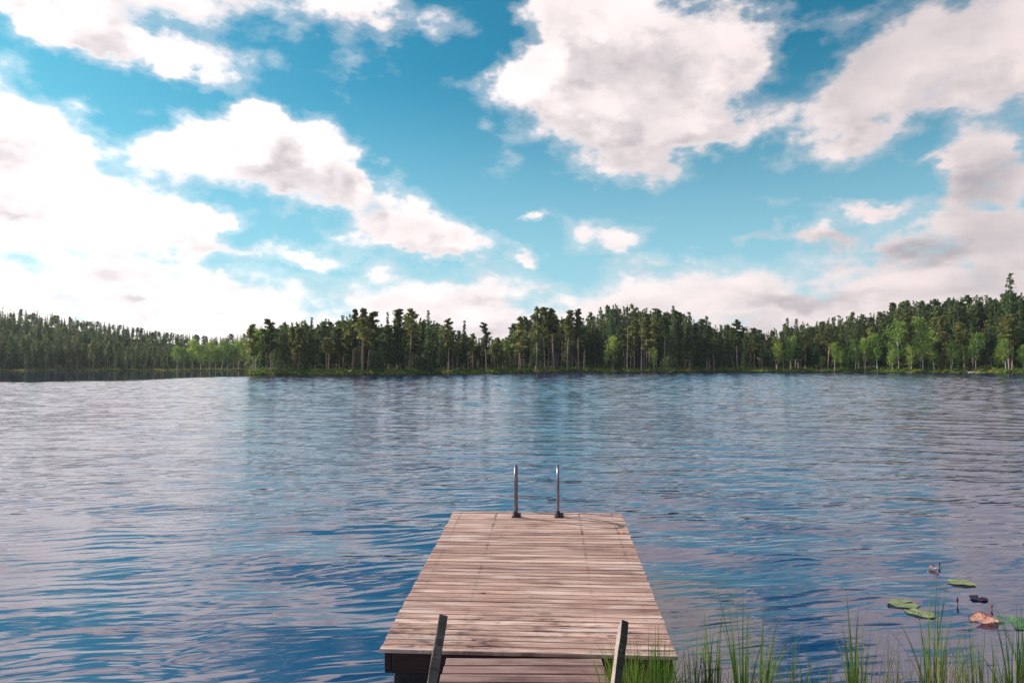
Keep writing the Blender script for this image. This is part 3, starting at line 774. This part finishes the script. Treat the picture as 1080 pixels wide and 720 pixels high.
post(pt, pt+dvec*1.15, .056, .095, 'grey squared post leaning at the left side of the gangway')
pt = at(658, 657, 4.50); pb = at(648, 735, 4.15); dvec = (pb-pt).normalized()
p2 = post(pt, pt+dvec*1.10, .056, .085, pale=True, label='weathered squared post at the right side of the gangway, grass at its foot')

# ------------------------------------------------------------------ swim ladder
lad = empty('swim_ladder'); lad.matrix_world = DM @ Matrix.Translation((0, DL, 0))
tag(lad, 'steel bathing ladder with two hooped handrails at the far end of the jetty', 'ladder')
def dock_x(px, py):   # local x on the deck under a photo point
    r_ = ray(px, py); t_ = (nc-CAM).dot(zdir)/r_.dot(zdir); return (DM.inverted() @ (CAM+r_*t_))
LX = [dock_x(543.5, 545), dock_x(588.5, 545)]
for i, L_ in enumerate(LX):
    x_ = L_.x; yb = L_.y-DL
    H_ = .60; pts = [(x_, yb, .0), (x_, yb, .10), (x_, yb, H_-.16)]
    rc = .16
    for k in range(1, 10):
        an = math.pi*k/9; pts.append((x_, yb+rc-rc*math.cos(an), H_-.16+rc*math.sin(an)))
    pts += [(x_, yb+2*rc, .1), (x_, yb+2*rc, -.95)]
    bm = bmesh.new(); tube(bm, pts, .0165, 14)
    rl = link('handrail', bm_mesh('handrail', bm, M['steel'], True), lad)
    bm = bmesh.new()
    box(bm, (x_+.012, yb, .006), (.11, .09, .012), .003); tube(bm, [(x_, yb, .0), (x_, yb, .07)], .028, 12)
    box(bm, (x_+.045, yb, .03), (.045, .05, .045), .010)
    link('foot_bracket', bm_mesh('foot_bracket', bm, M['plastic']), rl)
xa, xb = LX[0].x, LX[1].x; ym = LX[0].y-DL+.32
for k in range(4):
    bm = bmesh.new(); z_ = -.12-.24*k; box(bm, ((xa+xb)/2, ym, z_), (xb-xa, .06, .022), .004)
    link('tread', bm_mesh('tread', bm, M['steel']), lad)

# fallen leaf on the boards
lp = dock_x(654, 562)
def leaf_mesh(name, L, Wd, m, curl=.01, notch=False):
    bm = bmesh.new(); n = 20; c = bm.verts.new((0, 0, .002)); ring = []
    for k in range(n):
        a = 2*math.pi*k/n; ring.append(bm.verts.new((L*math.cos(a)*(1+.12*math.cos(3*a)), Wd*math.sin(a), curl*math.cos(2*a)+.004)))
    for k in range(n): bm.faces.new((c, ring[k], ring[(k+1) % n]))
    return bm_mesh(name, bm, m, True)
lf = link('fallen_leaf', leaf_mesh('fallen_leaf', .035, .028, M['orange_leaf'])); lf.matrix_world = DM @ Matrix.Translation((lp.x, lp.y, .004)) @ Matrix.Rotation(.5, 4, 'Z')
tag(lf, 'small orange fallen leaf near the far right corner of the jetty', 'leaf')

# ------------------------------------------------------------------ lily pads
def pad_mat(name, c1, c2):
    m, b, o = mat(name); co = objco(b); x, y, z = b.sep(co)
    an = b.m('ARCTAN2', y, x); vein = b.m('ABSOLUTE', b.m('SINE', b.m('MULTIPLY', an, 9.)))
    n = b.noise(co, 14., 4.)
    c = b.mix(b.mr(n, .38, .62), rgb(*c1), rgb(*c2)); c = b.mix(b.mr(vein, .0, .14, .35, 0.), c, rgb(*[min(1, q*1.5) for q in c2]))
    c = b.mix(b.mr(b.noise(co, 40., 2.), .62, .68, 0., .6), c, rgb(.12, .07, .03))
    p = princ(b, o, Base_Color=c, Roughness=.35); b.l.new(bump(b, vein, .002), p.inputs['Normal']); return m
M['pad_green'] = pad_mat('lily_leaf_green', (.36, .43, .20), (.54, .60, .32))
M['pad_dark'] = pad_mat('lily_leaf_dark_green', (.13, .30, .16), (.26, .44, .24))
M['pad_pink'] = pad_mat('lily_leaf_salmon', (.90, .42, .32), (.95, .66, .55))
M['pad_wine'] = pad_mat('lily_leaf_wine', (.05, .02, .05), (.09, .03, .07))
def pad(px, py, wpx, m, label, rot=0., curl=0., asp=.82, z=.012, fold=0.):
    p = onwater(px, py); dep = (p-CAM).dot(FW); r_ = wpx/720*dep/2
    bm = bmesh.new(); n = 40; rings = []
    for j in range(1, 6):
        f = j/5; ring = []
        for k in range(n):
            a = .22+(2*math.pi-.44)*k/(n-1); rr = r_*f*(1+.04*math.sin(3*a)+.03*math.sin(7*a+1)*f)
            rr *= 1-.30*f*math.exp(-((a-.22)/.25)**2)*0
            zz = .004*f*math.sin(5*a)+curl*r_*(f**2)*max(0, math.cos(a*1.5+.5))+fold*r_*abs(f*math.sin(a))**1.5
            ring.append(bm.verts.new((rr*math.cos(a), rr*math.sin(a)*asp, zz)))
        rings.append(ring)
    c = bm.verts.new((0, 0, 0))
    for k in range(n-1): bm.faces.new((c, rings[0][k], rings[0][k+1]))
    for A, B in zip(rings, rings[1:]):
        for k in range(n-1): bm.faces.new((A[k], B[k], B[k+1], A[k+1]))
    bmesh.ops.solidify(bm, geom=bm.faces[:], thickness=.002)
    o = link('lily_pad', bm_mesh('lily_pad', bm, m, True)); o.location = (p.x, p.y, z); o.rotation_euler = (R(2), R(1), rot)
    tag(o, label, 'lily pad', 'water lily leaves floating at the lower right'); return o
pad(953, 637, 32, M['pad_green'], 'left one of two light green lily leaves touching each other', .3)
pad(971, 647, 30, M['pad_green'], 'light green lily leaf whose edge tucks against its left neighbour', 2.2, z=.010)
pad(1013, 614.5, 27, M['pad_green'], 'yellow green lily leaf floating alone, farthest green one', 2.8)
pad(1066, 657, 42, M['pad_dark'], 'darker green lily leaf beside the salmon pink one', 4.1)
pad(1037, 656, 30, M['pad_pink'], 'salmon pink curled lily leaf beside the dark green one', 3.4, curl=.22, fold=.12, z=.02)
pad(984, 600.5, 13, M['pad_pink'], 'small curled pinkish lily leaf, the farthest out', 1., curl=.2, fold=.2, z=.018)
pad(1032, 631, 20, M['pad_wine'], 'wine red lily leaf lying just awash', .8, z=.009)
def bud(px, py, h, label, c):
    p = onwater(px, py+h/2)
    bm = bmesh.new(); dep = (p-CAM).dot(FW); hh = h/720*dep
    tube(bm, [(0, 0, -.25), (.01, 0, -.05), (0, 0, hh*.35), (0, .003, hh*.55), (0, .004, hh*.8), (0, .004, hh)], [.003, .003, .004, .011, .012, .003], 10)
    o = link('lily_bud', bm_mesh('lily_bud', bm, c, True)); o.location = (p.x, p.y, 0); tag(o, label, 'lily bud', 'lily buds')
M['bud'] = simple('lily_bud_skin', (.06, .02, .03), .5)
M['bud_red'] = simple('lily_bud_red', (.30, .03, .07), .5)
bud(1010, 634, 9, 'dark closed lily bud standing up beside the wine red leaf', M['bud'])
bud(1046, 640, 6, 'small reddish bud above the salmon leaf', M['bud_red'])
bud(991, 595, 5, 'tiny dark bud behind the farthest pink leaf', M['bud'])

# ------------------------------------------------------------------ sedge clumps
def sedge(base, n, hmin, hmax, spread, seed, label, lean=(0, 0), dry=.12, wid=.0042, group='sedge clumps in the shallows'):
    r = np.random.default_rng(seed)
    o = empty('sedge_clump', base); tag(o, label, 'sedge', group)
    Vg = {0: [], 1: []}; Sg = {0: [], 1: []}
    seg = 7
    for i in range(n):
        d_ = 1 if r.random() < dry else 0
        a = r.random()*6.28; q = r.random()**.5*spread; p0 = np.array([math.cos(a)*q, math.sin(a)*q*.6, -.18])
        h = hmin+(hmax-hmin)*r.random()**1.6; bend = h*(.04+.34*r.random()**2)*(2.4 if d_ else 1)
        da = a+r.normal(0, .8); dv = np.array([math.cos(da)*bend+lean[0]*h, math.sin(da)*bend+lean[1]*h, 0])
        wa = r.random()*3.14; wv = np.array([math.cos(wa), math.sin(wa)*.5, 0])*wid*(.5 if d_ else 1)*(.7+.6*r.random())
        pts = []
        for k in range(seg+1):
            t = k/seg; drop = (bend**2/h*1.2)*t**3 if not d_ else bend*.5*t**3
            c = p0+np.array([0, 0, (h+.18)*t-drop])+dv*t**2.2; ww = wv*(1-t**1.5)*(1 if t < 1 else 0)+wv*.06
            pts.append((c-ww, c+ww))
        for k in range(seg):
            Vg[d_] += [pts[k][0], pts[k][1], pts[k+1][1], pts[k+1][0]]; Sg[d_].append(float(np.clip(.15+.6*k/seg*r.random()+.4*r.random(), 0, 1)))
    for d_, nm, mm in ((0, 'green_blades', M['sedge']), (1, 'dry_blades', M['drysedge'])):
        if Vg[d_]:
            V = np.array(Vg[d_]); me = mesh_np(nm, V, np.arange(len(V)).reshape(-1, 4), mm, {'shade': ('FACE', Sg[d_])}); link(nm, me, o)
    return o
def sb(px, depth):
    return Vector(((px-540)/720*depth, depth, -.05))
SC = [ # px at the frame bottom, blades, hmin, hmax, spread, label, lean, dry
 (676, 150, .15, .48, .17, 'thick bright green sedge clump under the near right corner of the jetty', (0, 0), .10, 722),
 (655, 40, .15, .42, .10, 'green sedge tuft at the foot of the right post', (0, 0), .1, 728),
 (696, 50, .10, .36, .12, 'low sedge tuft at the right end of the thick clump', (.05, 0), .2, 722),
 (728, 16, .15, .42, .09, 'thin sedge tuft just right of the jetty corner', (0, 0), .2, 730),
 (748, 15, .2, .52, .05, 'upright sedge tuft, second right of the jetty', (-.03, 0), .15, 730),
 (779, 14, .3, .80, .035, 'tall thin upright sedge shoot with the highest tip right of the jetty', (-.04, 0), .05, 732),
 (799, 13, .25, .62, .04, 'sedge shoots curving right beside the tallest shoot', (.10, 0), .2, 732),
 (820, 14, .15, .42, .10, 'sparse low sedge mixed with dry stalks', (.05, 0), .45, 732),
 (855, 10, .08, .26, .14, 'sparse short stalks in the gap of the sedge fringe', (0, 0), .5, 732),
 (896, 18, .2, .56, .05, 'upright sedge tuft in the middle of the fringe', (0, 0), .15, 732),
 (915, 14, .2, .50, .10, 'arching dry sedge right of the middle tuft', (.10, 0), .7, 732),
 (945, 14, .15, .42, .14, 'loose pale dry blades arching over the water', (.1, 0), .75, 732),
 (977, 28, .25, .72, .05, 'tall dense sedge tuft in front of the paired lily leaves', (0, 0), .15, 732),
 (991, 16, .2, .55, .06, 'dark brownish sedge stalks beside the tall tuft', (.08, 0), .5, 732),
 (1018, 18, .2, .50, .07, 'sedge tuft with one bent pale blade below the salmon leaf', (0, 0), .35, 732),
 (1035, 14, .12, .36, .10, 'low sedge between two taller tufts near the right edge', (0, 0), .3, 732),
 (1060, 26, .2, .52, .07, 'sedge tuft under the dark green lily leaf', (.0, 0), .2, 732),
 (1078, 26, .25, .62, .07, 'sedge tuft at the right edge of the fringe', (.02, 0), .15, 732)]
SC += [
 (765, 26, .02, .30, .30, 'scattered short wisps of brown and green sedge between the upright tufts near the jetty', (.04, 0), .5, 732),
 (872, 26, .02, .26, .34, 'scattered short brown wisps left of the middle tuft', (.03, 0), .6, 732),
 (950, 34, .05, .36, .34, 'tangle of pale bent dry blades around the tall dense tuft', (.06, 0), .7, 732),
 (1045, 34, .05, .36, .34, 'tangle of brown and green blades filling the right end of the fringe', (-.04, 0), .5, 732)]
for i, (px, n_, h0, h1, spd, lab, ln, dr, py) in enumerate(SC):
    sedge(sb(px, 4.50 if i < 3 else 4.95+.1*math.sin(i*2.3)), int(n_*(3.2 if i < 3 else 1.8)), h0+(.30 if i < 3 else .28), h1+.30, spd*1.15, 40+i, lab, ln, dr+.12, wid=.0072)

# ------------------------------------------------------------------ air
m, b, o = mat('haze_air')
pv = b.n.new('ShaderNodeVolumePrincipled'); pv.inputs['Color'].default_value = (.80, .88, 1., 1); pv.inputs['Density'].default_value = .00011; pv.inputs['Anisotropy'].default_value = .3
b.l.new(pv.outputs[0], o.inputs['Volume'])
bm = bmesh.new(); box(bm, (0, 0, 30), (2100, 2100, 66))
hz_o = link('haze', bm_mesh('haze', bm, m)); tag(hz_o, 'thin bluish summer haze over the lake', 'haze', kind='stuff')
